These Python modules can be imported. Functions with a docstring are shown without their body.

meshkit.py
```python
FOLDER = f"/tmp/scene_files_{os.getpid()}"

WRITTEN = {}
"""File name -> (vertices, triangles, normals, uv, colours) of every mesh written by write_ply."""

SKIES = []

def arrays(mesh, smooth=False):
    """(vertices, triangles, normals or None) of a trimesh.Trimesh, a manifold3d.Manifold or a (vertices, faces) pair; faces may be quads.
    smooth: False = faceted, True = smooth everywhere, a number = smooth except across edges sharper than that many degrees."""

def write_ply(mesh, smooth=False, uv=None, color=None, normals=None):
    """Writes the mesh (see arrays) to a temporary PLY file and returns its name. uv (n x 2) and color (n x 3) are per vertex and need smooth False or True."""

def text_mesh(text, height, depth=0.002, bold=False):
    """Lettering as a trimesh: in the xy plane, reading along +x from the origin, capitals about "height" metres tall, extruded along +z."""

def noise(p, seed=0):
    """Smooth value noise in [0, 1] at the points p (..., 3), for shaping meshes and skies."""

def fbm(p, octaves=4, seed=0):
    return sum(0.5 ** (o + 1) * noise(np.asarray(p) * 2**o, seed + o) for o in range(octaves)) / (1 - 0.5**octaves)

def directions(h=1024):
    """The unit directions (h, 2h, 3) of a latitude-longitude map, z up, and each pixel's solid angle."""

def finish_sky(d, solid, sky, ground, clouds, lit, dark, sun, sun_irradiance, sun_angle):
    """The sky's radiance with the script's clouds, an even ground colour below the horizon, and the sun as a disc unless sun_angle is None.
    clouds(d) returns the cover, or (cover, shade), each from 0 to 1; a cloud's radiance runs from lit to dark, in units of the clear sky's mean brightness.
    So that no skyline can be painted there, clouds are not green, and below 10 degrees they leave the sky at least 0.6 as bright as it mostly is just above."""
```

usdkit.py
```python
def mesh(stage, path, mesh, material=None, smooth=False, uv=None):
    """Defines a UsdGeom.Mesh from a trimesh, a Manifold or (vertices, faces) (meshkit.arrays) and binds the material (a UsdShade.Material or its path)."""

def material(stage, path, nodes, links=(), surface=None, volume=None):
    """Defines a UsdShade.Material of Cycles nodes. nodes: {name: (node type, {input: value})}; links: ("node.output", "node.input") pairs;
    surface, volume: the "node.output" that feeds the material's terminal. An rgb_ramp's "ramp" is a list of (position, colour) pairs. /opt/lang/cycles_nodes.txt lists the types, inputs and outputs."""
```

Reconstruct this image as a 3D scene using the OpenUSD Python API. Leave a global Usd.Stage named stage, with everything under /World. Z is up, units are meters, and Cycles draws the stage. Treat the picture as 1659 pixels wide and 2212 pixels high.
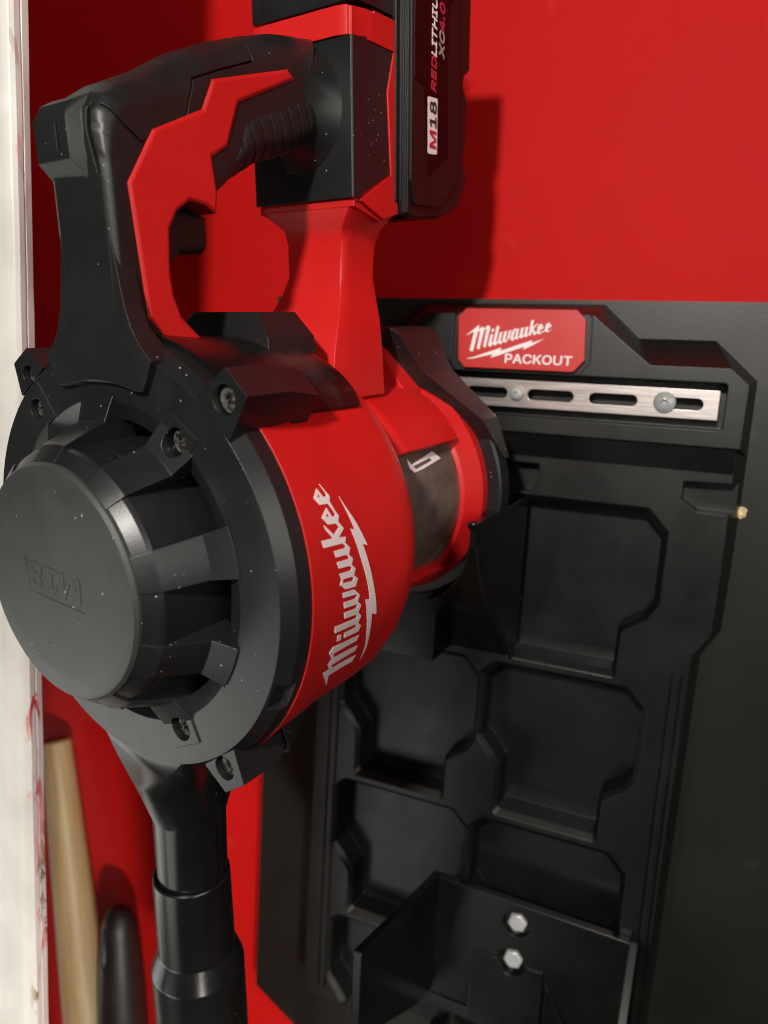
import math, random
import numpy as np, trimesh, shapely, usdkit, meshkit
import manifold3d as m3
from shapely.geometry import Polygon, LineString, box as sbox
from pxr import Usd, UsdGeom, UsdLux, UsdShade, Gf, Sdf

stage = Usd.Stage.CreateInMemory()
UsdGeom.SetStageUpAxis(stage, UsdGeom.Tokens.z)
UsdGeom.SetStageMetersPerUnit(stage, 1.0)
UsdGeom.Xform.Define(stage, '/World')
rng = np.random.default_rng(7)

# ------------------------------------------------------------------ camera
CAMPOS = (0.214645, -0.234003, 0.07939)
CAMROT = ((0.912297, 0.405633, 0.05635), (0.120107, -0.133468, -0.983748), (-0.39152, 0.904239, -0.170482))
cam = UsdGeom.Camera.Define(stage, '/World/Camera')
r0, r1, r2 = CAMROT
cam.AddTransformOp().Set(Gf.Matrix4d(*r0, 0, *[-v for v in r1], 0, *[-v for v in r2], 0, *CAMPOS, 1))
cam.CreateFocalLengthAttr(6.86)
cam.CreateHorizontalApertureAttr(6.86 * 1659 / 1661)
cam.CreateVerticalApertureAttr(6.86 * 2212 / 1661)
cam.CreateFStopAttr(2.0)
cam.CreateFocusDistanceAttr(0.325)
cam.CreateClippingRangeAttr(Gf.Vec2f(0.01, 100))
cam.CreateExposureAttr(0.0)


# ------------------------------------------------------------------ unseen lights, out of view behind the camera
def aim(prim, pos, target):
    p, t = np.array(pos, float), np.array(target, float)
    z = (p - t) / np.linalg.norm(p - t)
    x = np.cross([0, 0, 1.0], z); x /= np.linalg.norm(x)
    y = np.cross(z, x)
    prim.AddTransformOp().Set(Gf.Matrix4d(*x, 0, *y, 0, *z, 0, *p, 1))


def disk(name, pos, radius, intensity, color, target=(0, 0.1, 0)):
    l = UsdLux.DiskLight.Define(stage, '/World/' + name)
    l.CreateRadiusAttr(radius); l.CreateIntensityAttr(intensity); l.CreateColorAttr(Gf.Vec3f(*color))
    aim(l, pos, target)


def rect(name, pos, w, h, intensity, color, target=(0, 0.1, 0)):
    l = UsdLux.RectLight.Define(stage, '/World/' + name)
    l.CreateWidthAttr(w); l.CreateHeightAttr(h); l.CreateIntensityAttr(intensity); l.CreateColorAttr(Gf.Vec3f(*color))
    aim(l, pos, target)


disk('unseen_main_lamp', (0.17, -0.95, 0.52), 0.040, 880.0, (1.0, 0.95, 0.87))  # out of view, placed to throw the battery shadow on the wall
spot = UsdLux.SphereLight.Define(stage, '/World/unseen_low_spot')  # out of view, aimed to light the lower left wall and wooden handle
spot.CreateRadiusAttr(0.07); spot.CreateIntensityAttr(420.0); spot.CreateColorAttr(Gf.Vec3f(1.0, 0.95, 0.86))
aim(spot, (1.05, -1.00, -0.62), (-0.30, 0.25, -0.46))
sh_ = UsdLux.ShapingAPI.Apply(spot.GetPrim()); sh_.CreateShapingConeAngleAttr(13.0); sh_.CreateShapingConeSoftnessAttr(0.9)
rect('unseen_front_light', (0.55, -2.6, 0.30), 1.1, 0.7, 1.1, (1.0, 0.96, 0.93))  # unseen area light, gives the steel rail its bright reflection
rect('unseen_left_light', (-1.60, -0.45, -1.15), 1.0, 0.8, 2.2, (1.0, 1.0, 0.94))  # unseen area light, mirrored in the lower part of the blower ring
rect('unseen_low_left_light', (-0.95, -1.60, -1.45), 1.0, 0.9, 2.6, (1.0, 1.0, 0.94))  # unseen area light, brightens the left pockets of the panel
rect('unseen_overhead_light', (0.5, -2.0, 2.0), 2.0, 1.4, 0.5, (1.0, 0.97, 0.93))  # unseen area light from above, raises the overall ambient level
rect('unseen_side_light', (1.75, -1.05, 0.45), 1.1, 1.1, 3.7, (1.0, 0.95, 0.88), (0, 0.1, 0.05))  # unseen area light, brightens the right side of the red shell


# ------------------------------------------------------------------ materials
def mat(name, nodes, links, surface):
    return usdkit.material(stage, '/World/Looks/' + name, nodes, links, surface=surface)


def plastic(name, col, rough, bump=0.05, scale=900, dust=0.0, bevel=0.0005, var=0.25, spec=0.5, dust_scale=260, veil=0.035):
    """Moulded plastic: fine grain, slight mottling, optional specks of dust."""
    c = np.array(col)
    n = {'co': ('texture_coordinate', {}),
         'n1': ('noise_texture', {'scale': 22.0, 'detail': 4.0, 'roughness': 0.6}),
         'r1': ('rgb_ramp', {'ramp': [(0.3, tuple(c * (1 - var))), (0.7, tuple(c * (1 + var)))]}),
         'n2': ('noise_texture', {'scale': float(scale), 'detail': 2.0}),
         'rr': ('map_range', {'from_min': 0.3, 'from_max': 0.7, 'to_min': rough * 0.86, 'to_max': rough * 1.14, 'clamp': True}),
         'bv': ('bevel', {'samples': 4, 'radius': bevel}),
         'bp': ('bump', {'strength': bump, 'distance': 0.0004}),
         'p': ('principled_bsdf', {'specular_ior_level': spec})}
    l = [('co.object', 'n1.vector'), ('co.object', 'n2.vector'), ('n1.fac', 'r1.fac'), ('n1.fac', 'rr.value'), ('rr.result', 'p.roughness'),
         ('bv.bevel', 'bp.normal'), ('n2.fac', 'bp.height'), ('bp.normal', 'p.normal')]
    if dust > 0:
        n['v'] = ('voronoi_texture', {'scale': float(dust_scale), 'randomness': 1.0})
        n['vr'] = ('map_range', {'from_min': 0.10, 'from_max': 0.05, 'to_min': 0.0, 'to_max': 1.0, 'clamp': True})
        n['vs'] = ('separate_color', {})
        n['vk'] = ('map_range', {'from_min': 0.70, 'from_max': 0.72, 'to_min': 0.0, 'to_max': 1.0, 'clamp': True})
        n['mm'] = ('math', {'math_type': 'multiply'}); n['md'] = ('math', {'math_type': 'multiply'})
        n['n4'] = ('noise_texture', {'scale': 16.0, 'detail': 2.0}); n['n4r'] = ('map_range', {'from_min': 0.44, 'from_max': 0.60, 'to_min': 0.0, 'to_max': 1.0, 'clamp': True})
        n['n3'] = ('noise_texture', {'scale': 9.0, 'detail': 5.0, 'roughness': 0.7})
        n['n3r'] = ('map_range', {'from_min': 0.55, 'from_max': 0.8, 'to_min': 0.0, 'to_max': dust * veil, 'clamp': True})
        n['ad'] = ('math', {'math_type': 'maximum'})
        n['mx'] = ('mix', {'mix_type': 'mix', 'color2': (0.62, 0.60, 0.56)})
        l += [('co.object', 'v.vector'), ('v.distance', 'vr.value'), ('v.color', 'vs.color'), ('vs.r', 'vk.value'), ('vr.result', 'mm.value1'), ('vk.result', 'mm.value2'),
              ('co.object', 'n3.vector'), ('n3.fac', 'n3r.value'), ('co.object', 'n4.vector'), ('n4.fac', 'n4r.value'), ('mm.value', 'md.value1'), ('n4r.result', 'md.value2'), ('md.value', 'ad.value1'), ('n3r.result', 'ad.value2'), ('ad.value', 'mx.fac'), ('r1.color', 'mx.color1'), ('mx.color', 'p.base_color')]
    else:
        l += [('r1.color', 'p.base_color')]
    return mat(name, n, l, 'p.BSDF')


BLACK = plastic('black_plastic', (0.0085, 0.0088, 0.0090), 0.42, dust=0.5)
HOUSING = plastic('housing_plastic', (0.0110, 0.0113, 0.0122), 0.34, dust=0.7, bump=0.07)
CAPM = plastic('cap_plastic', (0.036, 0.038, 0.0355), 0.48, dust=0.4, bump=0.04)
RUBBER = plastic('rubber_grip', (0.006, 0.006, 0.006), 0.5, dust=0.15, bump=0.10)
COVER = plastic('cover_plastic', (0.0060, 0.0056, 0.0055), 0.28, dust=1.0, bump=0.04, veil=0.08, spec=0.32)
TUBE = plastic('tube_plastic', (0.0070, 0.0072, 0.0075), 0.26, dust=0.45, bump=0.03)
RED = plastic('red_plastic', (0.58, 0.010, 0.009), 0.46, var=0.06, bump=0.06, dust=0.0, bevel=0.0009)
BATT = plastic('battery_plastic', (0.0070, 0.0067, 0.0064), 0.36, spec=0.30, bevel=0.0012, dust=0.0, bump=0.08)
LABEL = plastic('battery_label', (0.010, 0.0020, 0.003), 0.30, bump=0.0, spec=0.15)
PANEL = plastic('panel_plastic', (0.0050, 0.0049, 0.0045), 0.38, spec=0.45, bump=0.06, bevel=0.0012)
PRINT = plastic('bracket_plastic', (0.0055, 0.0053, 0.0050), 0.27, bump=0.05, bevel=0.0011)
FILTER = plastic('dusty_filter', (0.10, 0.085, 0.07), 0.8, var=0.3, bump=0.4)
BADGE = plastic('badge_red', (0.52, 0.014, 0.014), 0.42, var=0.05, bump=0.02)
INKW = plastic('white_print', (0.86, 0.76, 0.76), 0.5, var=0.05, bump=0.0, bevel=0.0)
INKR = plastic('red_print', (0.50, 0.02, 0.05), 0.45, var=0.05, bump=0.0, bevel=0.0)
INKG = plastic('grey_print', (0.34, 0.30, 0.30), 0.5, var=0.05, bump=0.0, bevel=0.0)
INKK = plastic('black_print', (0.02, 0.02, 0.02), 0.5, var=0.05, bump=0.0, bevel=0.0)
HOLE = plastic('deep_black', (0.006, 0.006, 0.006), 0.6, var=0.1, bump=0.0)
GRIPK = plastic('tool_grip_rubber', (0.012, 0.012, 0.0115), 0.45, dust=0.0)


def wall_paint(name, col, rough, scale, var, bump, spec=0.4):
    c = np.array(col)
    return mat(name, {'co': ('texture_coordinate', {}),
                      'n1': ('noise_texture', {'scale': scale, 'detail': 5.0, 'roughness': 0.6}),
                      'r1': ('rgb_ramp', {'ramp': [(0.3, tuple(c * (1 - var))), (0.7, tuple(c * (1 + var)))]}),
                      'n2': ('noise_texture', {'scale': 420.0, 'detail': 3.0}),
                      'n3': ('noise_texture', {'scale': 14.0, 'detail': 2.0, 'distortion': 0.6}),
                      'n3r': ('map_range', {'from_min': 0.66, 'from_max': 0.72, 'to_min': 0.0, 'to_max': 0.35, 'clamp': True}),
                      'mx': ('mix', {'mix_type': 'mix', 'color2': tuple(np.minimum(1, c * 1.15 + 0.03))}),
                      'b': ('bump', {'strength': bump, 'distance': 0.0008}),
                      'p': ('principled_bsdf', {'roughness': rough, 'specular_ior_level': spec})},
               [('co.object', 'n1.vector'), ('co.object', 'n2.vector'), ('co.object', 'n3.vector'), ('n1.fac', 'r1.fac'), ('r1.color', 'mx.color1'), ('n3.fac', 'n3r.value'), ('n3r.result', 'mx.fac'),
                ('mx.color', 'p.base_color'), ('n2.fac', 'b.height'), ('b.normal', 'p.normal')], 'p.BSDF')


WALL = wall_paint('red_wall_paint', (0.47, 0.0080, 0.0072), 0.55, 5.0, 0.08, 0.10, 0.06)
BOARD = wall_paint('black_board_paint', (0.0115, 0.0110, 0.0096), 0.42, 7.0, 0.3, 0.05, 0.40)
WOODCHIP = wall_paint('bare_wood', (0.60, 0.46, 0.26), 0.8, 300.0, 0.4, 0.6)

# white gloss trim paint: red smears and bare-wood chips along its edge
TRIM = mat('trim_paint', {
    'co': ('texture_coordinate', {}),
    'mp': ('mapping', {'scale': (1.0, 1.0, 0.22)}),
    'n1': ('noise_texture', {'scale': 120.0, 'detail': 5.0, 'roughness': 0.65, 'distortion': 0.8}),
    'k1': ('map_range', {'from_min': 0.56, 'from_max': 0.60, 'to_min': 0.0, 'to_max': 1.0, 'clamp': True}),
    'n2': ('noise_texture', {'scale': 9.0, 'detail': 2.0}),
    'k2': ('map_range', {'from_min': 0.42, 'from_max': 0.54, 'to_min': 0.0, 'to_max': 1.0, 'clamp': True}),
    'sx': ('separate_xyz', {}),
    'kx': ('map_range', {'from_min': -0.1107, 'from_max': -0.1072, 'to_min': 0.0, 'to_max': 1.0, 'clamp': True}),
    'm1': ('math', {'math_type': 'multiply'}), 'm2': ('math', {'math_type': 'multiply'}),
    'n4': ('noise_texture', {'scale': 60.0, 'detail': 2.0}),
    'cr': ('rgb_ramp', {'ramp': [(0.40, (0.50, 0.05, 0.06)), (0.5, (0.72, 0.36, 0.36)), (0.58, (0.26, 0.15, 0.09))]}),
    'n5': ('noise_texture', {'scale': 30.0, 'detail': 4.0}),
    'wc': ('rgb_ramp', {'ramp': [(0.3, (0.55, 0.53, 0.49)), (0.7, (0.66, 0.64, 0.60))]}),
    'pk': ('mix', {'mix_type': 'mix', 'color2': (0.72, 0.56, 0.56)}),
    'kp': ('map_range', {'from_min': -0.1079, 'from_max': -0.1070, 'to_min': 0.0, 'to_max': 0.55, 'clamp': True}),
    'mx': ('mix', {'mix_type': 'mix'}),
    'b': ('bump', {'strength': 0.5, 'distance': 0.0006}),
    'p': ('principled_bsdf', {'roughness': 0.38})},
    [('co.object', 'mp.vector'), ('mp.vector', 'n1.vector'), ('mp.vector', 'n4.vector'), ('co.object', 'n2.vector'), ('co.object', 'n5.vector'), ('co.object', 'sx.vector'),
     ('n1.fac', 'k1.value'), ('n2.fac', 'k2.value'), ('sx.x', 'kx.value'), ('k1.result', 'm1.value1'), ('k2.result', 'm1.value2'), ('m1.value', 'm2.value1'), ('kx.result', 'm2.value2'),
     ('n4.fac', 'cr.fac'), ('n5.fac', 'wc.fac'), ('wc.color', 'pk.color1'), ('sx.x', 'kp.value'), ('kp.result', 'pk.fac'), ('pk.color', 'mx.color1'), ('cr.color', 'mx.color2'), ('m2.value', 'mx.fac'),
     ('mx.color', 'p.base_color'), ('n5.fac', 'b.height'), ('b.normal', 'p.normal')], 'p.BSDF')

METAL = mat('brushed_steel', {
    'co': ('texture_coordinate', {}), 'mp': ('mapping', {'scale': (0.03, 1.0, 1.0)}),
    'n': ('noise_texture', {'scale': 1800.0, 'detail': 2.0}),
    'rr': ('map_range', {'from_min': 0.3, 'from_max': 0.7, 'to_min': 0.26, 'to_max': 0.32}),
    'bv': ('bevel', {'samples': 4, 'radius': 0.0005}),
    'p': ('principled_bsdf', {'base_color': (0.66, 0.59, 0.56), 'metallic': 1.0})},
    [('co.object', 'mp.vector'), ('mp.vector', 'n.vector'), ('n.fac', 'rr.value'), ('rr.result', 'p.roughness'), ('bv.bevel', 'p.normal')], 'p.BSDF')
ZINC = mat('zinc_screw', {'bv': ('bevel', {'samples': 4, 'radius': 0.0004}), 'p': ('principled_bsdf', {'base_color': (0.78, 0.80, 0.82), 'metallic': 1.0, 'roughness': 0.22})}, [('bv.bevel', 'p.normal')], 'p.BSDF')
BOLT = plastic('galvanised_bolt', (0.42, 0.43, 0.43), 0.34, bump=0.25, scale=500, var=0.3, spec=1.0)
DARKSCREW = mat('dark_screw', {'co': ('texture_coordinate', {}), 'n': ('noise_texture', {'scale': 700.0, 'detail': 4.0}), 'r': ('rgb_ramp', {'ramp': [(0.4, (0.02, 0.02, 0.02)), (0.7, (0.22, 0.20, 0.18))]}),
                               'b': ('bump', {'strength': 0.8, 'distance': 0.0006}), 'p': ('principled_bsdf', {'metallic': 0.5, 'roughness': 0.42})},
                [('co.object', 'n.vector'), ('n.fac', 'r.fac'), ('r.color', 'p.base_color'), ('n.fac', 'b.height'), ('b.normal', 'p.normal')], 'p.BSDF')
SMOKE = mat('smoked_window', {
    'co': ('texture_coordinate', {}), 'n': ('noise_texture', {'scale': 45.0, 'detail': 5.0, 'roughness': 0.65}),
    'r': ('rgb_ramp', {'ramp': [(0.35, (0.10, 0.072, 0.058)), (0.72, (0.24, 0.19, 0.165))]}),
    'b': ('bump', {'strength': 0.15, 'distance': 0.0006}),
    'p': ('principled_bsdf', {'roughness': 0.32}), 't': ('transparent_bsdf', {'color': (0.75, 0.55, 0.5)}), 'm': ('mix_closure', {'fac': 0.30})},
    [('co.object', 'n.vector'), ('n.fac', 'r.fac'), ('r.color', 'p.base_color'), ('n.fac', 'b.height'), ('b.normal', 'p.normal'), ('p.BSDF', 'm.closure1'), ('t.BSDF', 'm.closure2')], 'm.closure')
WOOD = mat('pale_wood', {
    'co': ('texture_coordinate', {}), 'mp': ('mapping', {'scale': (1.0, 1.0, 0.04)}),
    'n': ('noise_texture', {'scale': 260.0, 'detail': 5.0, 'roughness': 0.6, 'distortion': 0.5}),
    'r': ('rgb_ramp', {'ramp': [(0.3, (0.36, 0.25, 0.115)), (0.7, (0.52, 0.39, 0.20))]}),
    'p': ('principled_bsdf', {'roughness': 0.5})},
    [('co.object', 'mp.vector'), ('mp.vector', 'n.vector'), ('n.fac', 'r.fac'), ('r.color', 'p.base_color')], 'p.BSDF')


# ------------------------------------------------------------------ scene helpers
used = {}


def numbered(path):
    k = used.get(path, 0); used[path] = k + 1
    return path if k == 0 else f'{path}_{k:03d}'


def tag(p, label=None, cat=None, group=None, kind=None):
    for k, v in (('label', label), ('category', cat), ('group', group), ('kind', kind)):
        if v: p.SetCustomDataByKey(k, v)
    return p


def thing(name, label, cat, matrix=None, group=None):
    x = UsdGeom.Xform.Define(stage, numbered('/World/' + name))
    if matrix is not None: x.AddTransformOp().Set(matrix)
    return tag(x.GetPrim(), label, cat, group)


def obj(name, mesh, material, parent=None, smooth=30, label=None):
    base = parent.GetPath().pathString if parent is not None else '/World'
    m = usdkit.mesh(stage, numbered(base + '/' + name), mesh, material, smooth=smooth)
    return tag(m.GetPrim(), label)


# ------------------------------------------------------------------ mesh helpers (Manifold)
def cs(poly, holes=()):
    if isinstance(poly, (Polygon, shapely.MultiPolygon)):
        polys = list(poly.geoms) if hasattr(poly, 'geoms') else [poly]
        cont = []
        for p in polys:
            p = shapely.geometry.polygon.orient(p, 1.0)
            cont.append(np.array(p.exterior.coords)[:-1]); cont += [np.array(h.coords)[:-1] for h in p.interiors]
    else:
        p = shapely.geometry.polygon.orient(Polygon(poly, holes), 1.0)
        cont = [np.array(p.exterior.coords)[:-1]] + [np.array(h.coords)[:-1] for h in p.interiors]
    return m3.CrossSection(cont, m3.FillRule.EvenOdd)


def T(man, cols, t=(0, 0, 0)):
    """axes permutation: cols = images of X, Y, Z"""
    M = np.zeros((3, 4)); M[:, :3] = np.array(cols, float).T; M[:, 3] = t
    return man.transform(M)


def ext_y(poly, y0, y1, scale_top=(1, 1), holes=()):
    """polygon in (x, z) from depth y1 (far) towards y0 (near)"""
    m = m3.Manifold.extrude(cs(poly, holes), y1 - y0, 0, 0.0, scale_top)
    return T(m, [(1, 0, 0), (0, 0, 1), (0, -1, 0)], (0, y1, 0))


def ext_x(poly, x0, x1, holes=()):
    """polygon in (y, z) from x0 to x1"""
    m = m3.Manifold.extrude(cs(poly, holes), x1 - x0)
    return T(m, [(0, 1, 0), (0, 0, 1), (1, 0, 0)], (x0, 0, 0))


def ext_z(poly, z0, z1):
    return m3.Manifold.extrude(cs(poly), z1 - z0).translate((0, 0, z0))


def rev(section, a0=0.0, a1=360.0, n=144):
    """closed cross-section of (y, r) turned about the y axis; angle from +z towards +x"""
    c = cs([(r, y) for y, r in section])
    full = a1 - a0 >= 360
    m = m3.Manifold.revolve(c, n, 360.0 if full else a1 - a0)
    m = m.rotate((0, 0, 0 if full else a0))
    return T(m, [(0, 0, 1), (1, 0, 0), (0, 1, 0)])


def mm(pts): return [(a / 1000.0, b / 1000.0) for a, b in pts]


def rnd(poly, q):
    p = Polygon(poly) if not isinstance(poly, Polygon) else poly
    return p.buffer(-q, quad_segs=5).buffer(2 * q, quad_segs=5).buffer(-q, quad_segs=5)


def puff(poly, hw, r, edge=0.0016, keep=None):
    """polygon in (y, z), +-hw thick in x, its rim rounded with radius r (a number or a function of y, z)"""
    P = poly if isinstance(poly, Polygon) else Polygon(poly)
    m = m3.Manifold.extrude(cs(P), 2 * hw).refine_to_length(edge)
    line = P.exterior if keep is None else keep

    def warp(v):
        v = np.array(v); w = v[:, 2] - hw
        d = shapely.distance(line, shapely.points(v[:, 0], v[:, 1]))
        rr = np.minimum(r(v[:, 0], v[:, 1]) if callable(r) else np.full(len(v), r), hw - 1e-4)
        dd = np.clip(d, 0, rr)
        h = hw - rr + np.sqrt(np.maximum(rr ** 2 - (rr - dd) ** 2, 0))
        v[:, 2] = w / hw * h
        return v
    return T(m.warp_batch(warp), [(0, 1, 0), (0, 0, 1), (1, 0, 0)])


R0 = 0.0862


def wrap(poly, rf, z0, z1, edge=0.0028):
    """polygon in (arc length at R0, y) wrapped round the y axis; rf(y) is the surface radius"""
    m = m3.Manifold.extrude(cs(poly), z1 - z0).refine_to_length(edge)

    def warp(v):
        v = np.array(v); th = v[:, 0] / R0; y = v[:, 1]; r = rf(y) + z0 + v[:, 2]
        return np.stack([r * np.sin(th), y, r * np.cos(th)], 1)
    return m.warp_batch(warp)


def hull(pts): return m3.Manifold.hull_points(np.array(pts, float))


def bx(x0, x1, y0, y1, z0, z1): return m3.Manifold.cube((x1 - x0, y1 - y0, z1 - z0)).translate((x0, y0, z0))


def cyl_y(x, z, r, y0, y1, n=32, r2=None):
    m = m3.Manifold.cylinder(y1 - y0, r2 if r2 is not None else r, r, n)
    return T(m, [(1, 0, 0), (0, 0, 1), (0, -1, 0)], (x, y1, z))


def polar(r, deg): a = math.radians(deg); return r * math.sin(a), r * math.cos(a)


def lathe_z(profile, n=96):
    """(r, z) profile, closed on the axis, about z"""
    return m3.Manifold.revolve(cs(profile), n)


def text(s, h, bold=True, depth=0.0004):
    t = meshkit.text_mesh(s, h, depth, bold)
    return t


def place(mesh, X, Y, Z, t):
    m = mesh.copy(); M = np.eye(4); M[:3, 0], M[:3, 1], M[:3, 2], M[:3, 3] = X, Y, Z, t
    m.apply_transform(M); return m


def star(r, n=6):
    return [(((r if k % 2 == 0 else r * 0.62) * math.cos(math.pi * k / n)), ((r if k % 2 == 0 else r * 0.62) * math.sin(math.pi * k / n))) for k in range(2 * n)]


# ------------------------------------------------------------------ the wall and the board on it
def structure(name, mesh, m):
    o = obj(name, mesh, m); tag(o, kind='structure'); return o


structure('wall', bx(-0.75, 0.75, 0.275, 0.375, -1.1, 1.0), WALL)
board_poly = [(-0.094, 0.134), (0.62, 0.134), (0.62, -0.75), (0.30, -0.75), (-0.05, -0.462), (-0.094, -0.436)]
board = thing('backing_board', 'large flat black painted board on the red wall behind the moulded panel', 'board')
obj('board_sheet', ext_y(board_poly, 0.262, 0.2745), BOARD, board)
rc = np.random.default_rng(3)
ang = np.linspace(0, 2 * math.pi, 15)[:-1]
chip = [(0.2296 + (0.0021 + 0.0013 * rc.random()) * math.cos(a), 0.0140 + (0.0029 + 0.0016 * rc.random()) * math.sin(a)) for a in ang]
cm = ext_y(chip, 0.2606, 0.2625).refine_to_length(0.0012)


def chipwarp(v):
    v = np.array(v); v[:, 1] -= (v[:, 1] < 0.2615) * 0.0022 * meshkit.noise(v * 900, 5); return v


obj('bare_chip', cm.warp_batch(chipwarp), WOODCHIP, board, label='pale bare-wood chip where the paint is broken')

# ------------------------------------------------------------------ moulded storage panel
YB, YH, YF = 0.262, 0.232, 0.240
panel = thing('storage_panel', 'black moulded plastic panel with rows of pockets and a red badge on top', 'wall panel')
hf = mm([(-30, 95), (10, 95), (34, 122), (138, 122), (172, 95.5), (214, 95.5), (224, 87), (223.5, 52), (-34, 52)])
hb = mm([(-38, 112), (0, 112), (22, 131), (139, 131.5), (161, 112), (204, 112), (228.5, 90), (228.5, 46), (-38, 46)])
head = ext_y(hf, YH, YB)
lut_f, lut_b = np.array(hf), np.array(hb)


def headwarp(v):
    v = np.array(v); far = v[:, 1] > (YH + YB) / 2
    for i in np.nonzero(far)[0]:
        k = np.argmin(np.hypot(lut_f[:, 0] - v[i, 0], lut_f[:, 1] - v[i, 2])); v[i, 0], v[i, 2] = lut_b[k]
    return v


head = head.warp_batch(headwarp)
lf = mm([(-33, 54), (222, 54), (222, 30), (222.5, -20), (222, -57), (213, -72), (210, -400), (-36, -400)])
lb = mm([(-38, 54), (228.5, 54), (228.5, 30), (228, -22), (227, -60), (217.5, -76), (214, -402), (-40, -402)])


def lowwarp(v):
    v = np.array(v); far = v[:, 1] > (YF + YB) / 2; lut = np.array(lf); tgt = np.array(lb)
    for i in np.nonzero(far)[0]:
        k = np.argmin(np.hypot(lut[:, 0] - v[i, 0], lut[:, 1] - v[i, 2])); v[i, 0], v[i, 2] = tgt[k]
    return v


lower = ext_y(lf, YF, YB).warp_batch(lowwarp)
band = ext_x([(YH + 0.0004, 0.0545), (YF - 0.0002, 0.0375), (YB - 0.0005, 0.0375), (YB - 0.0005, 0.0545)], -0.0335, 0.2215)
body = head + lower + band
body -= ext_y(rnd(mm([(-25, 61.5), (213.5, 61.5), (213.5, 87.5), (-25, 87.5)]), 0.002), YH - 0.01, 0.2470)
body -= ext_y(rnd(mm([(53, 87.2), (132, 87.2), (138, 95), (137, 121), (131, 128), (60, 128), (53, 121)]), 0.002), YH - 0.01, YH + 0.0022)


def pocket(cx, top, bot=None):
    p = [(-49, -7), (-40, 1.5), (39, 1.5), (50, -10), (50, -52), (44, -62), (31, -71), (31, -99), (-34, -99), (-34, -68), (-44, -55), (-49, -50)]
    p = rnd(mm(p), 0.0025).simplify(0.00015)
    c = shapely.affinity.translate(p, 0, 0.049)
    outer = T(m3.Manifold.extrude(cs(c), 0.0060, 0, 0.0, (1.12, 1.12)), [(1, 0, 0), (0, 0, 1), (0, -1, 0)], (0, YF + 0.0038, 0))
    inner = ext_y(c, YF - 0.01, YB - 0.0006)
    return (outer + inner).translate((cx, 0, top - 0.049))


import shapely.affinity
for cx in (0.0335, 0.1380):
    for r_ in range(4):
        body -= pocket(cx, 0.0080 - 0.1120 * r_)
for x0, x1 in ((0.085, 0.114), (0.1965, 0.2262)):
    tab = mm([(x0 * 1e3, 31), (x1 * 1e3, 32), (x1 * 1e3, 14), (x0 * 1e3 + 9, 14), (x0 * 1e3, 20)])
    if x0 < 0.1: tab = mm([(85, 33), (112, 33), (114, 24), (108, 14.5), (85, 14.5)])
    body -= ext_y(tab, YF - 0.02, YF + 0.013)
for gx in (-0.0245, -0.0185, 0.2030, 0.2085):
    body -= ext_x([(YF - 0.01, -0.085), (YF + 0.0016, -0.085), (YF + 0.0016, -0.39), (YF - 0.01, -0.39)], gx, gx + 0.0016)
obj('moulded_body', body, PANEL, panel)
badge = obj('badge', ext_y(rnd(mm([(62, 89.5), (129, 89.5), (135, 96.5), (133.5, 119.5), (128, 125), (61, 125), (56, 120), (58, 94)]), 0.0006), YH - 0.0012, YH + 0.0022), BADGE, panel)

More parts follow.
